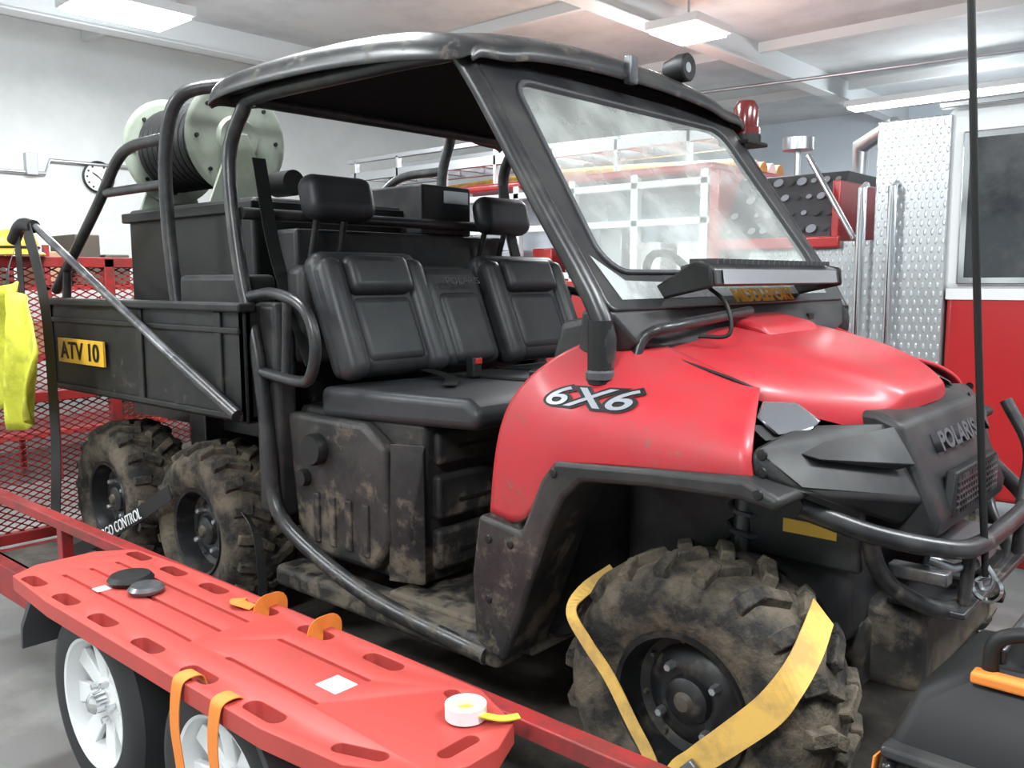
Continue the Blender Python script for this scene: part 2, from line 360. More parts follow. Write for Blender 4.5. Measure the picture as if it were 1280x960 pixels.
def fend(s):
    S=[[(-.53,-.72,.65),(-.505,-.73,.82),(-.468,-.72,.95),(-.35,-.69,1.05),(-.27,-.62,1.09),(-.27,-.50,1.09)],
       [(-.40,-.74,.632),(-.40,-.748,.80),(-.38,-.735,.935),(-.30,-.69,1.02),(-.22,-.62,1.06),(-.2,-.5,1.068)],
       [(-.335,-.75,.765),(-.33,-.752,.85),(-.30,-.735,.945),(-.24,-.69,1.0),(-.16,-.62,1.035),(-.13,-.5,1.045)],
       [(-.29,-.75,.82),(-.27,-.752,.87),(-.23,-.735,.94),(-.18,-.69,.985),(-.1,-.62,1.01),(-.06,-.5,1.02)],
       [(-.06,-.75,.832),(-.06,-.75,.87),(-.06,-.73,.92),(-.05,-.68,.955),(0,-.6,.975),(.03,-.5,.985)],
       [(.158,-.72,.842),(.152,-.72,.87),(.145,-.70,.905),(.12,-.64,.94),(.09,-.57,.965),(.06,-.5,.98)]]
    rows=[[ (x,y*-s,z) for x,y,z in r] for r in S]
    o=grid('fender_%s'%('right' if s<0 else 'left'),rows,'red',utv,solid=.012)
    sb=o.modifiers.new('s','SUBSURF'); sb.levels=3; sb.render_levels=3; sb.boundary_smooth='PRESERVE_CORNERS'
    o.modifiers.move(1,0)
    fl=[(-.535,.655),(-.40,.635),(-.34,.768),(-.30,.818),(-.06,.834),(.158,.845),(.235,.815),(.225,.79),(.15,.802),(-.06,.795),(-.225,.78),(-.275,.735),(-.315,.66),(-.345,.58),(-.375,.50),(-.405,.42),(-.455,.30),(-.55,.33),(-.56,.5)]
    prism('arch_flare_%d'%s,fl,s*.765,s*.60,'mud',utv,bev=.012)
    for k,(x,z) in enumerate(((-.50,.60),(-.50,.45),(-.43,.60),(.19,.82),(-.30,.79))):
        lathe('flare_rivet_%d_%d'%(s,k),[(0,s*.004),(.009,s*.003),(.011,0)],'ink',utv,loc=(x,s*.766,z),seg=12)
    return o
fr=fend(-1); fl_=fend(1)
def decal_on(objs,name,s,size,c0,m,sx,shear,off,lift,side):
    dg=bpy.context.evaluated_depsgraph_get(); bv=BVHTree.FromObject(objs,dg)
    cu=D.curves.new('tmp','FONT'); cu.body=s; cu.size=size; cu.align_x='CENTER'; cu.align_y='CENTER'; cu.shear=shear; cu.offset=off; cu.resolution_u=8
    to=D.objects.new('tmp',cu); col.objects.link(to); bpy.context.view_layer.update()
    me=D.meshes.new_from_object(to.evaluated_get(bpy.context.evaluated_depsgraph_get())); D.objects.remove(to)
    bm=bmesh.new(); bm.from_mesh(me); bmesh.ops.triangulate(bm,faces=bm.faces); bmesh.ops.subdivide_edges(bm,edges=[e for e in bm.edges if e.calc_length()>size*.12],cuts=2,use_grid_fill=False); bmesh.ops.triangulate(bm,faces=bm.faces)
    inv=objs.matrix_world.inverted()
    for v_ in bm.verts:
        x=c0[0]-side*v_.co.x*sx; z=c0[1]+v_.co.y
        h=bv.ray_cast(inv@Vector((x,side*1.5,z)),Vector((0,-side,0)))
        if h[0] is not None:
            p=objs.matrix_world@h[0]; nn=h[1]*(1 if h[1].y*side>0 else -1); v_.co=p+nn*lift
        else: v_.co=Vector((x,side*.76,z))
    bm.to_mesh(me); bm.free(); me.name=name; me.materials.clear()
    return link(D.objects.new(name,me),m,utv,smooth=False,bev=0)
bpy.context.view_layer.update()
for ob_,sd in ((fr,-1),(fl_,1)):
    decal_on(ob_,'emblem_6x6_outline','6X6',.056,(-.245,.957),'ink',2.35,.3,.005,.003,sd)
    decal_on(ob_,'emblem_6x6_letters','6X6',.056,(-.245,.957),'silverdecal',2.35,.3,.0006,.005,sd)
# hood
cols=[-1,-.975,-.8,-.62,-.56,-.3,0,.3,.56,.62,.8,.975,1]
def hoodrow(x,w_,ze,zc,fx=0,lip=.03):
    r=[]
    for c in cols:
        a=abs(c)
        if a<=.56: z=zc-(a/.56)**2*.004
        elif a<=.62: z=zc-.024
        elif a<=.8: z=zc-.024-(zc-.024-ze)*.3
        elif a<1: z=ze+.004
        else: z=ze-lip
        r.append((x+fx*(1-c*c),c*w_,z))
    return r
hr=[hoodrow(-.30,.53,1.065,1.085,.0),hoodrow(-.295,.53,1.085,1.115,0),hoodrow(-.12,.53,1.045,1.088,0),hoodrow(0,.515,1.012,1.06,0),hoodrow(.06,.50,.985,1.042,.015),hoodrow(.13,.42,.952,1.018,.03),hoodrow(.19,.32,.922,.985,.045),hoodrow(.212,.285,.907,.962,.05),hoodrow(.218,.28,.90,.955,.05),hoodrow(.215,.28,.875,.918,.05)]
grid('hood',hr,'red',utv,sub=2)
for s in (-1,1):
    tube('hood_seam_%d'%s,[(-.29,s*.534,1.078),(-.12,s*.534,1.037),(0,s*.519,1.003),(.055,s*.503,.980)],.004,'ink',utv,smooth=True)
hull('hood_scoop',[(x,y,z) for y in (-.16,.16) for x,z in [(-.26,1.10),(-.25,1.135),(-.10,1.10),(-.08,1.07)]],'red',utv,bev=.012)
for s in (-1,1): box('hood_latch_%d'%s,(-.25,-.19),sorted((s*.33,s*.37)),(1.09,1.115),'ink',utv,bev=.004)
# nose
nose=[(.10,.93),(.235,.925),(.29,.905),(.35,.76),(.375,.70),(.37,.655),(.12,.64)]
prism('nose_block',nose,-.29,.29,'black',utv,bev=.015)
text('nose_lettering','POLARIS',.062,(.325,0,.845),(math.radians(66),0,math.radians(90)),'darkgrey',utv,.008,1.25,0,.002)
prism('grille_frame',[(-.20,.69),(.20,.69),(.17,.79),(-.17,.79)],.352,.378,'ink',utv,axis='x')
boxes('grille_slats',[((.374,.382),(-.17,.17),(z,z+.004)) for z in (.705,.72,.735,.75,.765)]+[((.374,.382),(y,y+.004),(.695,.78)) for y in [-.16+i*.02 for i in range(17)]],'strut',utv)
for s in (-1,1):
    hull('cheek_%d'%s,[(.15,s*.72,.895),(.155,s*.72,.845),(.235,s*.67,.815),(.20,s*.62,.885),(.15,s*.5,.915),(.25,s*.28,.905),(.345,s*.28,.74),(.30,s*.3,.68),(.24,s*.60,.80),(.10,s*.5,.82)],'black',utv,bev=.01)
    hull('cheek_rib_%d'%s,[(.18,s*.64,.885),(.28,s*.30,.90),(.33,s*.30,.82),(.30,s*.34,.81),(.235,s*.60,.865)],'black',utv,bev=.006)
    hull('headlight_%d'%s,[(.095,s*.600,.938),(.140,s*.595,.903),(.182,s*.49,.903),(.186,s*.46,.921),(.07,s*.52,.962),(.12,s*.44,.955)],'lens',utv,bev=.01)
    hull('headlight_bezel_%d'%s,[(.09,s*.625,.925),(.13,s*.62,.893),(.195,s*.47,.893),(.19,s*.44,.905),(.10,s*.5,.90)],'ink',utv,bev=.006)
    tube('bumper_upper_%d'%s,[(.195,s*.60,.765),(.30,s*.47,.70),(.41,s*.32,.655),(.44,s*.2,.645),(.445,0,.645)],.021,'tube',utv,smooth=True)
    tube('bumper_drop_%d'%s,[(.29,s*.47,.70),(.30,s*.43,.62),(.33,s*.38,.56),(.40,s*.27,.505),(.42,s*.0,.50)],.019,'tube',utv,smooth=True)
    tube('bumper_brace_%d'%s,[(.43,s*.24,.65),(.42,s*.24,.50)],.014,'tube',utv)
    lathe('bumper_cap_%d'%s,[(0,0),(.021,0),(.021,.012),(0,.012)],'ink',utv,loc=(.19,s*.61,.768))
    for k in range(2): lathe('cheek_bolt_%d_%d'%(s,k),[(0,s*.004),(.010,s*.003),(.012,0)],'ink',utv,loc=(.17,s*.712,.885-.035*k),seg=12)
tube('grille_guard',[(.43,.22,.65),(.425,.29,.78),(.36,.31,.90)],.016,'tube',utv,smooth=True)
box('winch_body',(.30,.40),(-.14,.14),(.53,.61),'steel',utv,bev=.015)
box('winch_plate',(.28,.44),(-.30,.25),(.50,.515),'tube',utv,bev=.004)
box('bumper_mount_plate',(.30,.42),(-.37,-.33),(.585,.615),'strut',utv,bev=.004)
lathe('winch_hook_ring',[(.028,-.005),(.034,0),(.028,.005),(.022,0)],'chrome',utv,loc=(.455,-.2,.55),close=True,seg=24)
tube('bumper_clevis',[(.36,-.30,.62),(.40,-.27,.60),(.43,-.2,.60)],.012,'steel',utv)
box('skid_plate',(.05,.36),(-.3,.3),(.30,.50),'mud',utv,bev=.03)
# windshield and cowl
def W(s,y,off=0):
    return (-.225-.43*s+off*.82, y, 1.145+.612*s+off*.57)
def frame_ring(outer,inner,name,m,off0,off1):
    n=len(outer); v=[];f=[]
    for off in (off0,off1):
        v+=[W(s,y,off) for s,y in outer]+[W(s,y,off) for s,y in inner]
    for i in range(n):
        j=(i+1)%n
        f+=[(i,j,n+j,n+i),(2*n+i,3*n+i,3*n+j,2*n+j),(i,2*n+i,2*n+j,j),(n+i,n+j,3*n+j,3*n+i)]
    return mesh(name,v,f,m,utv,bev=.004)
def rrect(s0,s1,yb,yt,r,n=6):
    pts=[]
    H=.748
    def c(cs,cy,a0,yref):
        return [(cs+ r/H*math.sin(a), cy+r*math.cos(a)) for a in [a0+math.pi/2*i/n for i in range(n+1)]]
    pts+=c(s1-r/H,yt-r,0,0); pts+=[(s,-y) for s,y in reversed(c(s1-r/H,yt-r,0,0))]
    pts+=[(s,-y) for s,y in reversed(c(s0+r/H,yb-r,-math.pi/2,0))]; pts+=c(s0+r/H,yb-r,-math.pi/2,0)
    return pts
out=rrect(-.0,1.02,.665,.645,.02); inn=rrect(.13,.945,.60,.555,.08); inn2=rrect(.145,.93,.587,.543,.075)
frame_ring(out,inn,'windshield_frame','blackgloss',-.012,.012)
frame_ring(inn,inn2,'windshield_gasket','darkgrey',-.008,.02)
gl=[W(s,y,.004) for s,y in rrect(.13,.945,.60,.555,.08)]
mesh('windshield_glass',gl,[tuple(range(len(gl)))],'glass',utv)
grid('windshield_glare_strip',[[W(.035,y,.0135) for y in (-.605,-.5,-.3,0,.4,.55)],[W(t,y,.0135) for t,y in zip((.20,.105,.095,.095,.095,.10),(-.635,-.55,-.3,0,.4,.56))]],'pale',utv,smooth=False)  # added strip, not a real panel: glare painted in, tapering from the near side
hull('cowl',[(x,y*s,z) for s in (-1,1) for x,y,z in [(-.22,.665,1.15),(-.30,.665,1.15),(-.19,.60,1.075),(-.32,.66,1.0),(-.17,.5,1.06)]],'black',utv)
tube('cowl_seal_right',[(-.20,-.60,1.02),(-.19,-.57,1.09),(-.14,-.50,1.115),(-.17,-.1,1.135)],.013,'tube',utv,smooth=True)
text('windshield_lettering','MIDDLEPORT',.055,(-.200,.05,1.175),(math.radians(55),0,math.radians(90)),'decal',utv,.001,1.1,0,.002)
hull('dashboard',[(x,y,z) for y in (-.62,.62) for x,z in [(-.3,1.14),(-.40,1.12),(-.43,1.02),(-.42,.88),(-.3,.9)]],'black',utv,bev=.02)
st=[(-.66+.0,.36+.17*math.cos(t),1.16+.15*math.sin(t)) for t in [i*math.pi/12 for i in range(24)]]
st=[(x-(z-1.16)*.5,y,z) for x,y,z in st]
tube('steering_wheel',st,.014,'ink',utv,closed=True)
tube('steering_column',[(-.66,.36,1.16),(-.40,.36,1.04)],.025,'ink',utv)
tube('steering_spoke',[(-.66,.19,1.16),(-.66,.53,1.16)],.012,'ink',utv)
# light bar
lb=[(-.19,1.20),(-.10,1.205),(-.105,1.245),(-.15,1.262),(-.20,1.25)]
prism('light_bar_housing',lb,-.41,.33,'blackgloss',utv,bev=.005)
mesh('light_bar_lens',[(-.096,-.38,1.208),(-.096,.30,1.208),(-.101,.30,1.243),(-.101,-.38,1.243)],[(0,1,2,3)],'led',utv)
boxes('light_bar_fins',[((-.19,-.115),(y,y+.004),(1.255,1.268)) for y in [-.38+.03*i for i in range(23)]],'darkgrey',utv)
for s in (-.43,.34):
    prism('light_bar_bracket_%d'%int(s*10),[(-.24,1.17),(-.10,1.20),(-.105,1.25),(-.15,1.26),(-.26,1.20)],s,s+.012,'ink',utv)
tube('light_bar_cable',[(-.16,-.34,1.20),(-.10,-.36,1.16),(-.08,-.38,1.09),(-.14,-.42,1.085)],.005,'ink',utv,smooth=True)
# roof
def roofrow(x,ze,zc,w_=.72,sk=.065):
    r=[]
    for c in [-1.005,-1,-.97,-.88,-.75,-.71,-.35,0,.35,.71,.75,.88,.97,1,1.005]:
        a=abs(c); z=ze+(zc-ze)*(1-min(1,a)**2.2)
        if a>1.001: z=ze-sk
        elif a>.99: z=ze-.02
        if .74<a<.90: z-=.010
        r.append((x,c*w_,z))
    return r
rr=[roofrow(-1.79,1.79,1.83,.70,.0),roofrow(-1.785,1.835,1.88,.71,.05),roofrow(-1.73,1.862,1.905,.72),roofrow(-1.55,1.872,1.925,.72),roofrow(-1.2,1.872,1.94,.72,.07),roofrow(-.88,1.852,1.925,.72,.075),roofrow(-.72,1.825,1.895,.715,.07),roofrow(-.64,1.80,1.865,.70,.055),roofrow(-.61,1.785,1.84,.695,.03),roofrow(-.612,1.755,1.80,.69,.0)]
ro=grid('roof',rr,'roofm',utv,solid=.012); sb_=ro.modifiers.new('sub','SUBSURF'); sb_.levels=2; sb_.render_levels=2
box('roof_liner',(-1.76,-.66),(-.66,.66),(1.80,1.82),'liner',utv,bev=.01)
box('roof_clip',(-.615,-.590),(-.05,-.01),(1.79,1.87),'strut',utv,bev=.004)
for s in (-1,1):
    tube('cage_a_pillar_%d'%s,[(-.235,s*.675,1.0),(-.235,s*.675,1.13),(-.41,s*.67,1.39),(-.67,s*.655,1.755),(-.76,s*.65,1.79),(-1.2,s*.65,1.80),(-1.60,s*.65,1.80),(-1.68,s*.655,1.76),(-1.745,s*.67,1.61),(-1.675,s*.69,1.27),(-1.575,s*.70,.99),(-1.525,s*.70,.68),(-1.50,s*.70,.50),(-1.35,s*.70,.40),(-1.0,s*.71,.31),(-.56,s*.71,.27)],.024,'tube',utv,smooth=True,n=4)
    tube('pillar_boot_%d'%s,[(-.235,s*.68,.99),(-.235,s*.68,1.13)],.029,'ink',utv)
    lathe('boot_band_%d'%s,[(.033,1.0),(.033,1.015),(.028,1.02)],'darkgrey',utv,axis='z',loc=(-.235,s*.68,0))
    tube('hip_restraint_%d'%s,[(-1.60,s*.70,1.17),(-1.45,s*.71,1.18),(-1.29,s*.72,1.14),(-1.235,s*.72,1.04),(-1.26,s*.72,.94),(-1.34,s*.71,.915),(-1.56,s*.70,.93)],.018,'tube',utv,smooth=True)
    tube('hip_upright_%d'%s,[(-1.40,s*.70,1.175),(-1.42,s*.70,.92)],.014,'tube',utv)
    tube('rear_hoop_%d'%s,[(-2.05,s*.68,.78),(-2.09,s*.68,1.0),(-2.15,s*.68,1.4),(-2.14,s*.68,1.7),(-2.06,s*.66,1.86),(-1.95,s*.55,1.90),(-1.85,s*.5,1.90)],.024,'tube',utv,smooth=True)
    tube('rack_top_%d'%s,[(-2.14,s*.68,1.725),(-2.40,s*.68,1.72),(-2.54,s*.68,1.67),(-2.72,s*.68,1.52),(-3.18,s*.68,1.18)],.021,'tube',utv,smooth=True)
    tube('rack_mid_%d'%s,[(-2.15,s*.68,1.565),(-2.63,s*.68,1.565)],.018,'tube',utv)
    tube('rack_post_%d'%s,[(-3.05,s*.68,1.26),(-3.08,s*.68,1.1)],.018,'tube',utv)
    tube('tailgate_strut_%d'%s,[(-3.12,s*.775,1.455),(-1.95,s*.775,.945)],.016,'strut',utv)
    tube('tailgate_strut_end_%d'%s,[(-1.96,s*.775,.95),(-1.60,s*.765,.79)],.021,'tube',utv)
    ribbon('shoulder_belt_%d'%s,[(-1.68,s*.60,1.62),(-1.60,s*.60,1.30),(-1.42,s*.60,.95)],(1,0,.3),.05,'ink',utv)
    box('rocker_%d'%s,(-1.50,-.52),sorted((s*.60,s*.715)),(.24,.31),'mud',utv,bev=.02)
    box('b_post_panel_%d'%s,(-1.63,-1.50),sorted((s*.60,s*.68)),(.45,1.15),'black',utv,bev=.02)
tube('cage_rear_crossbar',[(-1.70,-.66,1.44),(-1.70,.66,1.44)],.02,'tube',utv)
tube('cage_rear_hoop_bar',[(-1.62,-.65,1.79),(-1.62,.65,1.79)],.022,'tube',utv)
tube('cage_front_bar',[(-.70,-.65,1.77),(-.70,.65,1.77)],.02,'tube',utv)
tube('rear_hoop_crossbar',[(-1.90,-.5,1.90),(-1.90,.5,1.90)],.024,'tube',utv)
wl=E('work_light_part',(-.66,.36,1.92)); wl.parent=utv; wl.matrix_parent_inverse=Matrix.Translation(utv.location).inverted(); wl.name='work_light'
lathe('lamp_can',[(0,-.05),(.03,-.05),(.045,0),(.045,.03),(.04,.035),(0,.03)],'ink',wl,axis='x',loc=(-.66,.34,1.905))
lathe('lamp_lens',[(0,.032),(.038,.032)],'steel',wl,axis='x',loc=(-.66,.34,1.905))
tube('lamp_stem',[(-.67,.34,1.82),(-.67,.34,1.9)],.01,'ink',wl)
lathe('beacon',[(0,0),(.05,0),(.05,.03),(.042,.035),(.045,.10),(.03,.125),(0,.13)],'beacon',utv,axis='z',loc=(-.63,.75,1.73))
lathe('beacon_base',[(0,-.02),(.056,-.02),(.056,.01),(0,.01)],'ink',utv,axis='z',loc=(-.63,.75,1.725))
box('beacon_bracket',(-.68,-.56),(.64,.79),(1.69,1.705),'ink',utv)
# seats
def rot_box(name,c,sz,ry,m,bev,par=utv,seg=4):
    x,y,z=[q/2 for q in sz]; Rm=Matrix.Rotation(ry,3,'Y'); v=[Vector(c)+Rm@Vector((a,b,d)) for a in (-x,x) for b in (-y,y) for d in (-z,z)]
    return mesh(name,v,[(0,1,3,2),(4,6,7,5),(0,4,5,1),(2,3,7,6),(0,2,6,4),(1,5,7,3)],m,par,bev=bev,seg=seg)
tl=-math.atan2(.15,.36)
for nm,yc,wd,h in (('near',-.385,.43,.42),('middle',-.02,.29,.37),('far',.37,.46,.42)):
    zc=.90+h/2; 
    rot_box('seat_back_%s'%nm,(-1.36,yc,zc),(.10,wd,h),tl,'seat',.04)
    if nm!='middle':
        for q in (-1,1):
            rot_box('bolster_%s_%d'%(nm,q),(-1.325,yc+q*(wd/2-.045),zc-.01),(.10,.09,h-.02),tl,'seat',.038)
        rot_box('back_pad_upper_%s'%nm,(-1.362,yc,zc+.12),(.10,wd*.60,.13),tl,'seat',.03)
        rot_box('back_pad_lower_%s'%nm,(-1.325,yc,zc-.06),(.10,wd*.60,.23),tl,'seat',.03)
    else:
        rot_box('back_pad_middle',(-1.325,yc,zc-.04),(.10,wd*.7,h*.7),tl,'seat',.03)
hull('seat_cushion',[(x,y,z) for y in (-.62,.62) for x,z in [(-1.36,.89),(-.72,.905),(-.665,.87),(-.68,.82),(-1.36,.79)]],'seat',utv,bev=.03,seg=5)
for y in (-.17,.13):
    tube('cushion_seam_%d'%int(y*100),[(-1.3,y,.895),(-.72,y,.908)],.006,'ink',utv)
box('seat_back_shell',(-1.56,-1.46),(-.60,.60),(.95,1.27),'black',utv,bev=.03)
text('seat_lettering','POLARIS',.035,(-1.318,-.02,1.215),(math.radians(68),0,math.radians(90)),'darkgrey',utv,.002,1.3)
for i,(y,z) in enumerate(((-.345,1.50),(.50,1.48))):
    rot_box('headrest_%d'%i,(-1.60,y,z),(.10,.29,.155),tl*.6,'seat',.048,seg=6)
    tube('headrest_stem_%d'%i,[(-1.62,y-.06,z),(-1.68,y-.06,1.3)],.012,'tube',utv)
    tube('headrest_stem_b%d'%i,[(-1.62,y+.06,z),(-1.68,y+.06,1.3)],.012,'tube',utv)
box('belt_buckle',(-1.12,-1.08),(-.21,-.17),(.90,.97),'ink',utv,bev=.008)
box('belt_button',(-1.085,-1.075),(-.205,-.175),(.945,.965),'fred',utv,bev=.003)
ribbon('lap_belt',[(-1.30,-.25,.925),(-1.1,-.30,.91),(-.95,-.45,.91)],(0,0,1),.045,'ink',utv)
prism('seat_base',[(-1.50,.33),(-.93,.33),(-.90,.82),(-1.50,.82)],-.60,.60,'mud',utv,bev=.02)
prism('seat_base_side_panel',[(-1.50,.80),(-1.12,.80),(-1.02,.74),(-1.0,.46),(-1.08,.36),(-1.40,.36),(-1.46,.45)],-.65,-.59,'mud',utv,bev=.018)
boxes('side_panel_ribs',[((x,x+.03),(-.658,-.645),(.40,.56)) for x in (-1.36,-1.28,-1.20,-1.12)],'mud',utv,bev=.005)
lathe('fuel_cap',[(0,-.03),(.045,-.03),(.05,-.02),(.05,.01)],'ink',utv,loc=(-1.33,-.655,.70))
lathe('panel_knob',[(0,-.02),(.025,-.02),(.028,.0),(.028,.01)],'ink',utv,loc=(-1.40,-.655,.60))
for i,(z0,z1) in enumerate(((.38,.50),(.53,.66),(.69,.79))):
    box('base_drawer_%d'%i,(-.925,-.885),(-.56,.5),(z0,z1),'mud',utv,bev=.014)
    box('base_drawer_groove_%d'%i,(-.89,-.882),(-.48,.4),(z0+.045,z0+.055),'ink',utv,bev=0)
hull('seat_base_step',[(-1.02,-.64,.34),(-.90,-.60,.34),(-.90,-.6,.76),(-1.0,-.64,.76),(-.93,-.645,.5)],'mud',utv)
# cargo bed
bed=[((-3.12,-1.58),(-.74,-.71),(.76,1.14)),((-3.12,-1.58),(.71,.74),(.76,1.14)),((-3.12,-1.58),(-.74,.74),(.76,.79)),((-1.62,-1.58),(-.74,.74),(.76,1.14)),((-3.13,-3.09),(-.74,.74),(.76,1.14))]
boxes('cargo_bed',bed,'bed',utv,bev=.008)
boxes('bed_rail_cap',[((-3.14,-1.57),(-.765,-.70),(1.12,1.15)),((-3.14,-1.57),(.70,.765),(1.12,1.15))],'bed',utv,bev=.008)
boxes('bed_ribs',[((-3.13,-1.6),(-.752,-.74),(z,z+.02)) for z in (.77,1.05)]+[((x,x+.04),(-.750,-.74),(.77,1.12)) for x in (-3.12,-2.3,-1.75)],'bed',utv,bev=.004)
box('number_plate_decal',(-2.99,-2.56),(-.7605,-.752),(.885,.985),'decal',utv,bev=0)
text('number_plate_text','ATV 10',.10,(-2.775,-.764,.933),(math.pi/2,0,0),'ink',utv,.001,1.15,0,.001)
box('water_tank',(-2.80,-1.85),(-.52,.42),(.80,1.515),'ink',utv,bev=.02)
boxes('tank_ledge',[((-2.82,-1.83),(-.54,.44),(1.46,1.50))],'ink',utv,bev=.006)
box('equipment_case',(-1.84,-1.70),(-.45,.62),(1.0,1.40),'black',utv,bev=.015)
box('equipment_case_top',(-2.1,-1.72),(.16,.44),(1.40,1.60),'black',utv,bev=.01)
box('case_label',(-1.719,-1.717),(.28,.42),(1.53,1.58),'steel',utv,bev=0)
box('bed_side_bin',(-2.06,-1.66),(-.70,-.56),(.98,1.24),'bed',utv,bev=.02)
# hose reel
hr_=E('hose_reel_part',(-2.45,-.38,1.76)); hr_.name='hose_reel'; hr_.parent=utv; hr_.matrix_parent_inverse=Matrix.Translation(utv.location).inverted()
C=(-2.45,-.36,1.76)
for i,x in enumerate((.25,-.25)):
    lathe('flange_%d'%i,[(0,x-.006),(.20,x-.006),(.215,x),(.20,x+.006),(.19,x+.004),(.09,x+.004),(.08,x+.02),(.03,x+.02),(0,x+.02)],'reel',hr_,axis='x',loc=C)
    for j in range(8):
        t=j*math.pi/4
        lathe('bolt_%d_%d'%(i,j),[(0,x+.012),(.008,x+.012),(.008,x)],'ink',hr_,axis='x',loc=(C[0],C[1]+.17*math.cos(t),C[2]+.17*math.sin(t)),seg=8)
lathe('drum',[(.13,-.25),(.13,.25)],'reel',hr_,axis='x',loc=C)
for i in range(11):
    xx=-.21+i*.042
    lathe('hose_wrap_%d'%i,[(.15+.02*math.cos(t),xx+.02*math.sin(t)) for t in [k*math.pi/4 for k in range(8)]],'ink',hr_,axis='x',loc=C,close=True,seg=32)
hull('stand_front',[(-2.17,-.50,1.515),(-2.17,-.22,1.515),(-2.17,-.39,1.78),(-2.17,-.33,1.78),(-2.185,-.50,1.515),(-2.185,-.22,1.515),(-2.185,-.39,1.78),(-2.185,-.33,1.78)],'reel',hr_,bev=.002)
hull('stand_rear',[(-2.72,-.50,1.515),(-2.72,-.22,1.515),(-2.72,-.39,1.78),(-2.72,-.33,1.78),(-2.735,-.50,1.515),(-2.735,-.22,1.515),(-2.735,-.39,1.78),(-2.735,-.33,1.78)],'reel',hr_,bev=.002)
lathe('reel_motor',[(0,.02),(.05,.02),(.05,.14),(0,.14)],'ink',hr_,axis='x',loc=(-2.20,-.20,1.60))
# ---------------------------------------------------------------- trailer
tr=E('utility_trailer',(-1.2,0,-.1))
box('deck',(-3.4,1.25),(-.92,.92),(-.035,.0),'deck',tr,bev=.004)
boxes('frame',[((-3.45,1.3),(-.97,-.90),(-.14,-.0)),((-3.45,1.3),(.90,.97),(-.14,0)),((1.24,1.3),(-.97,.97),(-.14,0)),((-3.45,-3.39),(-.97,.97),(-.14,0))]+[((x,x+.05),(-.9,.9),(-.12,-.04)) for x in (-2.8,-2.2,-1.6,-1,-.4,.2,.8)],'tred',tr,bev=.004)
boxes('side_rails',[((-3.45,1.3),(-.965,-.915),(.275,.315)),((-3.45,1.3),(.915,.965),(.275,.315)),((1.25,1.3),(-.965,.965),(.275,.315))]+[((x,x+.045),(s*.94-.022,s*.94+.022),(-.02,.28)) for x in (-3.45,-2.6,-.62,.62,1.255) for s in (-1,1)],'tred',tr,bev=.004)
tube('tongue_a',[(1.25,-.7,-.08),(2.6,0,-.08)],.04,'tred',tr); tube('tongue_b',[(1.25,.7,-.08),(2.6,0,-.08)],.04,'tred',tr)
tube('coupler',[(2.55,0,-.08),(2.85,0,-.06)],.05,'steel',tr)
boxes('gate_frame',[((-3.52,-3.47),(y-.025,y+.025),(.0,1.33)) for y in (-.93,-.31,.31,.93)]+[((-3.52,-3.47),(-.95,.95),(z-.025,z+.025)) for z in (.03,.68,1.31)],'tred',tr,bev=.004)
v=[];f=[]
def bar(a,b,w_=.003):
    a=Vector(a);b=Vector(b);t=(b-a).normalized();s=t.cross(Vector((1,0,0)))*w_; q=Vector((w_*.8,0,0)); k=len(v)
    for p in (a,b): v.extend([p-s-q,p+s-q,p+s+q,p-s+q])
    f.extend([(k,k+1,k+5,k+4),(k+1,k+2,k+6,k+5),(k+2,k+3,k+7,k+6),(k+3,k,k+4,k+7)])
sl=.5; y0,y1,z0,z1=-.92,.92,.03,1.31
def clip(ya,za,yb,zb):
    t0,t1=0,1
    for zc,sg in ((z0,1),(z1,-1)):
        da=(za-zc)*sg; db=(zb-zc)*sg
        if da<0 and db<0: return None
        if da<0: t0=max(t0,da/(da-db))
        elif db<0: t1=min(t1,da/(da-db))
    if t0>=t1: return None
    return (ya+(yb-ya)*t0,za+(zb-za)*t0,ya+(yb-ya)*t1,za+(zb-za)*t1)
for sgn in (1,-1):
    c=-1.2
    while c<2.6:
        r=clip(y0,sgn*sl*y0+c,y1,sgn*sl*y1+c)
        if r: bar((-3.495,r[0],r[1]),(-3.495,r[2],r[3]))
        c+=.030
mesh('gate_mesh',v,f,'tred',tr,smooth=False)
fp=[(-2.10,.04),(-2.09,.12),(-1.99,.25),(-1.92,.298),(-.80,.298),(-.73,.25),(-.61,.08),(-.60,-.05),(-.62,-.05),(-.63,.08),(-.745,.235),(-.81,.285),(-1.91,.285),(-1.975,.235),(-2.075,.11),(-2.085,.04)]
prism('wheel_fender',fp,-1.28,-.975,'darkgrey',tr,bev=.002)
prism('wheel_fender_far',fp,.975,1.28,'darkgrey',tr,bev=.002)
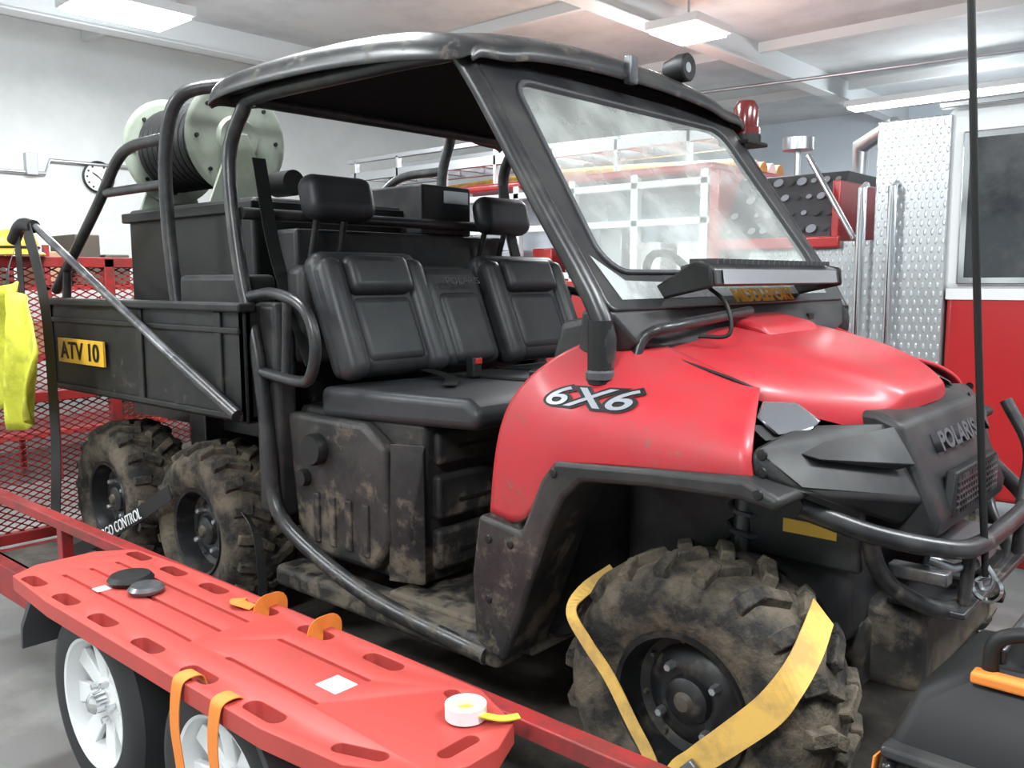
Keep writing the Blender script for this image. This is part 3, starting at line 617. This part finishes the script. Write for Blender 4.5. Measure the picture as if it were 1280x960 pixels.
def tw(x,s):
    e=E('road_wheel',(x,s*1.12,-.045)); y=s*1.12; z=-.05; L=(x,y,z)
    e.parent=tr; e.matrix_parent_inverse=Matrix.Translation(tr.location).inverted()
    lathe('tire',[(.19,-.085),(.20,-.10),(.24,-.108),(.275,-.10),(.298,-.08),(.305,-.03),(.305,.03),(.298,.08),(.275,.10),(.24,.108),(.20,.10),(.19,.085)],'tirebk',e,loc=L,seg=64)
    lathe('rim',[(.19,.09),(.178,.05),(.178,-.05),(.185,-.08),(.192,-.098),(.200,-.102),(.203,-.095),(.19,-.085)],'white',e,loc=L,seg=64)
    lathe('brake_drum',[(0,-.01),(.15,-.01),(.178,.03)],'ink',e,loc=L)
    lathe('hub_disc',[(0,-.062),(.055,-.062),(.085,-.05),(.088,-.035),(.08,-.03)],'white',e,loc=L)
    v=[];f=[]
    for i in range(8):
        t=i*math.pi/4+.15
        def P(r,da,yy): return (x+r*math.cos(t+da),y+yy,z+r*math.sin(t+da))
        k=len(v)
        v.extend([P(.06,-.46,-.055),P(.06,.46,-.055),P(.183,.19,-.068),P(.183,-.19,-.068),P(.06,-.46,-.035),P(.06,.46,-.035),P(.183,.19,-.045),P(.183,-.19,-.045)])
        f.extend([tuple(k+j for j in q) for q in [(0,1,2,3),(7,6,5,4),(0,3,7,4),(1,5,6,2),(0,4,5,1),(3,2,6,7)]])
    mesh('spokes',v,f,'white',e,bev=.004)
    for i in range(5):
        t=i*2*math.pi/5
        lathe('nut_%d'%i,[(0,-.085),(.010,-.083),(.012,-.06)],'chrome',e,loc=(x+.057*math.cos(t),y,z+.057*math.sin(t)),seg=6)
    lathe('hub_cap',[(0,-.115),(.02,-.112),(.032,-.10),(.034,-.06)],'chrome',e,loc=L,seg=24)
    if s>0: e.rotation_euler=(0,0,math.pi)
for x in (-1.72,-1.0):
    tw(x,-1); tw(x,1)
tube('axle_a',[(-1.72,-1.05,-.05),(-1.72,1.05,-.05)],.03,'ink',tr); tube('axle_b',[(-1.0,-1.05,-.05),(-1.0,1.05,-.05)],.03,'ink',tr)
# ---------------------------------------------------------------- wheel strap
ws=E('wheel_tie_down_strap',(0,-.72,.32))
ribbon('strap_left',[(-.235,-.62,.545),(-.262,-.70,.51),(-.258,-.752,.475),(-.205,-.762,.42),(-.145,-.762,.36),(-.085,-.765,.28),(-.03,-.765,.20),(.0,-.770,.10),(.01,-.80,.02)],(0,-1,.0),.032,'yellow',ws)
rib2('strap_right',[((.215,-.55,.565),(.258,-.55,.520)),((.240,-.66,.545),(.282,-.66,.495)),((.248,-.745,.510),(.285,-.752,.455)),((.205,-.764,.435),(.250,-.764,.390)),((.13,-.768,.35),(.175,-.768,.31)),((.06,-.770,.275),(.10,-.770,.235)),((.005,-.772,.205),(.045,-.772,.170)),((-.02,-.80,.05),(.03,-.80,.03))],'yellow',ws)
hull('strap_buckle',[(x,y,z) for y in (-.79,-.775) for x,z in [(.05,.18),(.10,.235),(.07,.26),(.02,.205)]],'strut',ws,bev=.003)
cs=E('cargo_strap',(-2.2,-.8,.3))
ribbon('webbing',[(-3.0,-.80,.03),(-2.70,-.79,.16),(-2.35,-.78,.32),(-2.05,-.775,.47)],(0,-1,0),.055,'ink',cs)
ob=text('webbing_text','CARGO CONTROL',.06,(-2.45,-.794,.272),(math.pi/2,-math.atan2(.155,.35),0),'white',cs,.001,.85)
ribbon('webbing_front',[(-1.62,-.74,.46),(-1.50,-.77,.40),(-1.44,-.80,.20),(-1.42,-.86,.02)],(1,0,0),.03,'ink',cs)
# ---------------------------------------------------------------- spine board
sb=E('spine_board',(-1.05,-1.17,.33))
z0,z1=.302,.347
outl=[(-1.955,-1.09),(-1.955,-1.27),(-1.90,-1.355),(-1.6,-1.375),(-.55,-1.375),(-.32,-1.35),(-.17,-1.26),(-.145,-1.2),(-.145,-1.12),(-.185,-1.03),(-.33,-.97),(-.6,-.965),(-1.6,-.972),(-1.88,-.99)]
bd=prism('board',outl,z0,z1,'board',sb,axis='z',bev=.014)
def stadium(cx,cy,l,w_,n=8,rot=0):
    pts=[]
    for s,a0 in ((1,-math.pi/2),(-1,math.pi/2)):
        for i in range(n+1):
            a=a0+math.pi*i/n; px=s*(l/2-w_/2)+w_/2*math.cos(a); py=w_/2*math.sin(a); pts.append((px,py))
    c,s=math.cos(rot),math.sin(rot)
    return [(cx+x*c-y*s,cy+x*s+y*c) for x,y in pts]
v=[];f=[]
def cut(poly,za,zb):
    k=len(v);n=len(poly); v.extend([(a,b,za) for a,b in poly]+[(a,b,zb) for a,b in poly])
    f.extend([tuple(k+i for i in range(n))[::-1],tuple(k+n+i for i in range(n))]+[(k+i,k+(i+1)%n,k+n+(i+1)%n,k+n+i) for i in range(n)])
for x in (-1.80,-1.575,-1.345,-1.10,-.86,-.60):
    for y in (-1.015,-1.33):
        cut(stadium(x,y,.125,.042),z0-.02,z1+.02)
for x,y,r in ((-.33,-1.035,-.35),(-.33,-1.30,.35)): cut(stadium(x,y,.12,.034,rot=r),z0-.02,z1+.02)
cut(stadium(-.205,-1.165,.10,.032,rot=math.pi/2),z0-.02,z1+.02)
for y in (-1.09,-1.17,-1.25): cut(stadium(-1.42,y,.75,.014),z1-.010,z1+.02)
for y in (-1.10,-1.24): cut(stadium(-.72,y,.35,.012),z1-.010,z1+.02)
me=D.meshes.new('slot_cutter'); me.from_pydata(v,[],f)
bm=bmesh.new(); bm.from_mesh(me); bmesh.ops.recalc_face_normals(bm,faces=bm.faces); bm.to_mesh(me); bm.free()
cutter=D.objects.new('slot_cutter',me); col.objects.link(cutter)
bd.modifiers.clear()
bo=bd.modifiers.new('b','BOOLEAN'); bo.object=cutter; bo.solver='EXACT'
bpy.context.view_layer.update()
dg=bpy.context.evaluated_depsgraph_get(); nm_=D.meshes.new_from_object(bd.evaluated_get(dg)); bd.modifiers.clear(); bd.data=nm_
D.objects.remove(cutter)
b=bd.modifiers.new('bev','BEVEL'); b.width=.006; b.segments=2; b.limit_method='ANGLE'; b.angle_limit=.9
for i,x in enumerate((-1.10,-.86)):
    y=-1.015
    ribbon('strap_%d'%i,[(x,y+.052,z0+.01),(x,y+.054,z1+.004),(x,y+.03,z1+.010),(x+.005,y-.0,z1+.008),(x+.01,y-.012,z1-.02)],(1,0,0),.05,'orange',sb,th=.002)
ribbon('strap_tail',[(-1.12,-1.03,z1+.003),(-1.16,-1.05,z1+.014),(-1.20,-1.02,z1+.006)],(0,0,1),.04,'orange',sb,th=.002)
for i,x in enumerate((-.86,-.70)):
    rib2('hanging_strap_%d'%i,[((x-.022,-1.322,z1-.02),(x+.022,-1.322,z1-.02)),((x-.022,-1.335,z1+.006),(x+.022,-1.335,z1+.006)),((x-.022,-1.372,z1+.007),(x+.022,-1.372,z1+.007)),((x-.02,-1.386,z1-.02),(x+.02,-1.386,z1-.02)),((x-.025,-1.39,.24),(x+.015,-1.39,.24)),((x-.01,-1.388,.13),(x+.03,-1.388,.13)),((x-.02,-1.39,.03),(x+.02,-1.39,.04))],'orange',sb,th=.002)
box('label',(-.62,-.55),(-1.19,-1.13),(z1,z1+.0015),'white',sb,bev=0)
box('label_b',(-1.60,-1.56),(-1.25,-1.21),(z1,z1+.0015),'white',sb,bev=0)
tp=E('tape_roll',(-.30,-1.07,.37))
lathe('roll',[(.022,0),(.042,0),(.042,.028),(.022,.028)],'white',tp,axis='z',loc=(-.27,-1.08,z1+.004),close=True)
ribbon('tail',[(-.235,-1.08,z1+.02),(-.20,-1.05,z1+.012),(-.18,-1.02,z1+.012)],(0,0,1),.02,'hivis',tp)
lathe('core',[(.0,.001),(.021,.001),(.021,.015),(0,.016)],'hivis',tp,axis='z',loc=(-.27,-1.08,z1+.004))
hl=E('rubber_puck',(-1.62,-1.15,.36))
lathe('disc',[(0,0),(.06,0),(.065,.01),(.055,.022),(.02,.026),(0,.024)],'ink',hl,axis='z',loc=(-1.57,-1.15,z1+.004))
h2=E('metal_lid',(-1.5,-1.15,.36))
lathe('lid',[(0,0),(.045,0),(.05,.01),(.04,.02),(0,.016)],'strut',h2,axis='z',loc=(-1.455,-1.16,z1+.004))
# ---------------------------------------------------------------- left hanging things
jk=E('hi_vis_jacket',(-3.1,-.93,1.0))
rows=[]
for i in range(15):
    t=i/14; wdt=.11+.19*min(1,t*2.4)-.07*max(0,t-.6)/.4
    row=[]
    for j in range(23):
        u=j/22
        x=-3.00-.06*t+wdt*(u-.5)*2
        y=-.925+.026*math.sin(u*15+t*3)+.012*math.sin(u*31+t*7)-.02*math.sin(t*3.1)
        z=1.22-.57*t-.07*abs(u-.5)*(1-t)*2+.04*math.sin(u*6+1)*t
        row.append((x,y,z))
    rows.append(row)
grid('cloth',rows,'hivis',jk,solid=.010)
ribbon('hook_strap',[(-3.03,-.925,1.20),(-3.06,-.91,1.27),(-3.12,-.86,1.35)],(0,-1,0),.03,'ink',jk)
sp=E('hanging_ratchet_strap',(-3.15,-.8,1.2))
ribbon('webbing',[(-3.14,-.80,1.44),(-3.02,-.815,1.30),(-2.94,-.82,1.1),(-2.92,-.82,.8),(-2.93,-.82,.5),(-2.98,-.82,.20)],(0,-1,0),.095,'ink',sp)
ribbon('webbing_b',[(-3.28,-.79,1.44),(-3.24,-.80,1.2),(-3.27,-.80,.9)],(0,-1,0),.07,'ink',sp)
tube('hook',[(-3.32,-.79,1.40),(-3.22,-.79,1.46),(-3.10,-.785,1.45)],.028,'ink',sp,smooth=True)
hm=E('yellow_helmet',(-3.5,-.7,1.4))
lathe('shell',[(.0,.10),(.05,.094),(.08,.07),(.092,.035),(.096,0),(.12,-.012),(.122,-.018),(.09,-.01)],'decal',hm,axis='z',loc=(-3.50,-.72,1.36))
tube('band',[(-3.5+.095*math.cos(t),-.72+.095*math.sin(t),1.375) for t in [i*math.pi/12 for i in range(24)]],.006,'ink',hm,closed=True)
# ---------------------------------------------------------------- hanging cord
cd=E('hanging_cord',(.38,-.3,1.5))
tube('cord',[(.452,-.2,.575),(.43,-.22,.9),(.40,-.28,1.5),(.37,-.33,2.2),(.33,-.40,CZ-.0)],.008,'ink',cd,smooth=True)
tube('hook',[(.452,-.2,.60),(.468,-.2,.575),(.462,-.2,.55),(.446,-.2,.545),(.44,-.2,.56)],.006,'steel',cd,smooth=True)
# ---------------------------------------------------------------- pump case, front right
bg=E('portable_pump_case',(.65,-.7,.3))
hull('body',[(x,y,z) for x,y,z in [(.50,-.89,0.002),(.95,-.89,0.002),(.50,-.50,0.002),(.95,-.5,0.002),(.465,-.885,.47),(.98,-.885,.47),(.49,-.52,.49),(.98,-.5,.49),(.50,-.83,.565),(.97,-.83,.575),(.54,-.57,.60),(.95,-.56,.62),(.58,-.79,.62),(.93,-.79,.635)]],'ink',bg,bev=.025,seg=4)
boxes('ribs',[((x,x+.016),(-.915,-.88),(.05,.465)) for x in [.48+i*.032 for i in range(15)]],'blackgloss',bg,bev=.006)
boxes('upper_ribs',[((x,x+.018),(-.78,-.58),(.60,.645)) for x in [.60+i*.045 for i in range(8)]],'blackgloss',bg,bev=.006)
boxes('side_vents',[((.455,.48),(y,y+.018),(.15,.45)) for y in [-.84+i*.045 for i in range(7)]],'blackgloss',bg,bev=.004)
boxes('shoulder_band',[((.475,.97),(-.905,-.86),(.468,.488))],'blackgloss',bg,bev=.006)
box('reflector',(.58,.78),(-.832,-.80),(.598,.616),'orange',bg,bev=.005)
tube('handle',[(.60,-.80,.60),(.61,-.80,.665),(.68,-.79,.685),(.80,-.79,.685),(.84,-.79,.63)],.012,'ink',bg,smooth=True)
ribbon('strap',[(.470,-.90,.47),(.468,-.905,.42),(.470,-.905,.36)],(1,0,0),.03,'orange',bg)
# ---------------------------------------------------------------- fire engine
fe=E('fire_engine',(0,4,0))
Y=3.0
prism('cab_lower',[(-.55,.0),(2.3,.0),(2.4,.3),(2.35,1.13),(-.55,1.13)],Y,5.3,'fred',fe,bev=.03)
prism('cab_upper',[(-.60,1.13),(2.35,1.13),(2.1,2.02),(1.9,2.14),(-.60,2.14)],Y+.0,5.3,'white',fe,bev=.06)
boxes('cab_window_frame',[((-.50,.62),(Y-.02,Y),(1.18,2.0))],'chrome',fe,bev=.012)
box('cab_window',(-.46,.58),(Y-.028,Y-.018),(1.22,1.96),'glass_dk',fe,bev=.004)
box('door_window',(.80,1.75),(Y-.012,Y+.0),(1.25,1.95),'glass_dk',fe,bev=.03)
box('cab_stripe',(-.55,2.3),(Y-.008,Y),(1.10,1.16),'white',fe,bev=.002)
box('cab_gutter',(-.62,2.0),(Y-.04,Y+.02),(2.13,2.16),'chrome',fe,bev=.004)
box('diamond_column',(-.95,-.56),(Y-.03,5.3),(.45,2.10),'diamond',fe,bev=.01)
box('diamond_lower',(-1.75,-.95),(Y+.02,5.2),(.35,1.44),'diamond',fe,bev=.01)
box('running_board',(-2.2,-.3),(Y-.2,Y+.1),(.1,.16),'diamond',fe,bev=.01)
hull('pump_panel',[(x,y,z) for x in (-1.95,-1.22) for y,z in ((Y,1.45),(Y+.28,1.88),(5.2,1.88),(5.2,1.45))],'darkgrey',fe,bev=.01)
n=Vector((0,-.43,.28)).normalized()
for i in range(9):
    for j in range(4):
        x=-1.89+i*.078; t=.14+.24*j
        c=Vector((x,Y+.28*t,1.45+.43*t))
        v=[];f=[]
        a=Vector((1,0,0)); b_=n.cross(a); rr_=random.choice((.018,.026,.032))
        for k in range(16):
            th=k*math.pi/8; v.append(c+n*.02+(a*math.cos(th)+b_*math.sin(th))*rr_)
        mesh('gauge_%d_%d'%(i,j),v,[tuple(range(16))],'silverdecal' if random.random()<.6 else 'darkgrey',fe)
boxes('pump_surround',[((-2.02,-1.95),(Y-.02,5.2),(1.3,1.92)),((-1.22,-1.17),(Y+.02,5.2),(1.40,1.80)),((-2.0,-1.15),(Y-.03,Y),(1.40,1.47))],'fred',fe,bev=.01)
tube('grab_rail_a',[(-1.0,Y-.03,1.75),(-1.0,Y-.09,1.73),(-1.0,Y-.09,.85),(-1.0,Y-.03,.83)],.022,'chrome',fe)
tube('grab_rail_b',[(-.83,Y-.03,1.75),(-.83,Y-.09,1.73),(-.83,Y-.09,.85),(-.83,Y-.03,.83)],.020,'chrome',fe)
tube('slanted_rail',[(-1.35,Y-.04,1.95),(-1.05,Y-.06,1.45)],.018,'chrome',fe)
boxes('rear_body',[((-6.2,-2.0),(Y,5.3),(.2,1.22)),((-6.2,-5.2),(Y,5.3),(1.2,1.98)),((-6.2,-2.0),(Y,5.3),(1.92,1.98))],'fred',fe,bev=.02)
box('rear_body_inner',(-5.2,-2.0),(Y+.45,5.25),(1.2,1.9),'wallb',fe,bev=.01)
L=[((x,x+.06),(Y,Y+.06),(1.2,1.95)) for x in (-5.2,-4.3,-3.75,-3.2,-2.65,-2.1)]+[((-5.2,-2.0),(Y,Y+.05),(z,z+.05)) for z in (1.22,1.58,1.84)]
boxes('body_rack',L,'white',fe,bev=.006)
L=[((x,x+.03),(Y-.03,Y-.01),(.4,1.15)) for x in (-5.6,-4.6,-3.6,-2.7)]
boxes('compartment_seams',L,'chrome',fe)
for i in range(9):
    x=-5.0+i*.33
    box('stored_tool_%d'%i,(x,x+.2),(Y+.15,Y+.4),(1.25,1.25+.12+.25*random.random()),random.choice(['steel','white','reel','fred']),fe,bev=.01)
ld=[((-6.0,-2.1),(Y+.15,Y+.2),(2.15,2.23)),((-6.0,-2.1),(Y+.65,Y+.7),(2.15,2.23)),((-6.0,-2.1),(Y+.15,Y+.2),(2.32,2.36)),((-5.9,-2.1),(Y+.65,Y+.7),(2.32,2.36))]+[((x,x+.035),(Y+.2,Y+.65),(2.17,2.21)) for x in [-5.9+.3*i for i in range(13)]]+[((x,x+.03),(Y+.15,Y+.2),(1.98,2.34)) for x in [-5.9+.6*i for i in range(7)]]
boxes('ladder',ld,'steel',fe,bev=.003)
for i in range(5):
    tube('hose_%d'%i,[(-6.0,Y+.85+.14*i,2.04),(-4,Y+.87+.14*i,2.10),(-2.2,Y+.85+.14*i,2.04)],.06,'yellow' if i%2==0 else 'white',fe,smooth=True)
tube('deck_gun',[(-1.5,4.2,1.88),(-1.5,4.2,2.15),(-1.2,4.0,2.25)],.05,'steel',fe)
lathe('warning_light_base',[(0,0),(.02,0),(.02,.2),(.1,.2),(.1,.28),(0,.29)],'steel',fe,axis='z',loc=(-1.7,3.6,1.88))
def truckwheel(x,y):
    lathe('wheel_%d_%d'%(int(x*10),int(y*10)),[(0,-.05),(.1,-.08),(.12,0),(.25,.02),(.28,-.10),(.45,-.12),(.49,-.08),(.50,0),(.49,.2),(.2,.22),(0,.22)],'tirebk',fe,loc=(x,y,GZ+.5))
truckwheel(.42,Y+.06); truckwheel(-4.3,Y+.1); truckwheel(.42,5.1); truckwheel(-4.3,5.1)
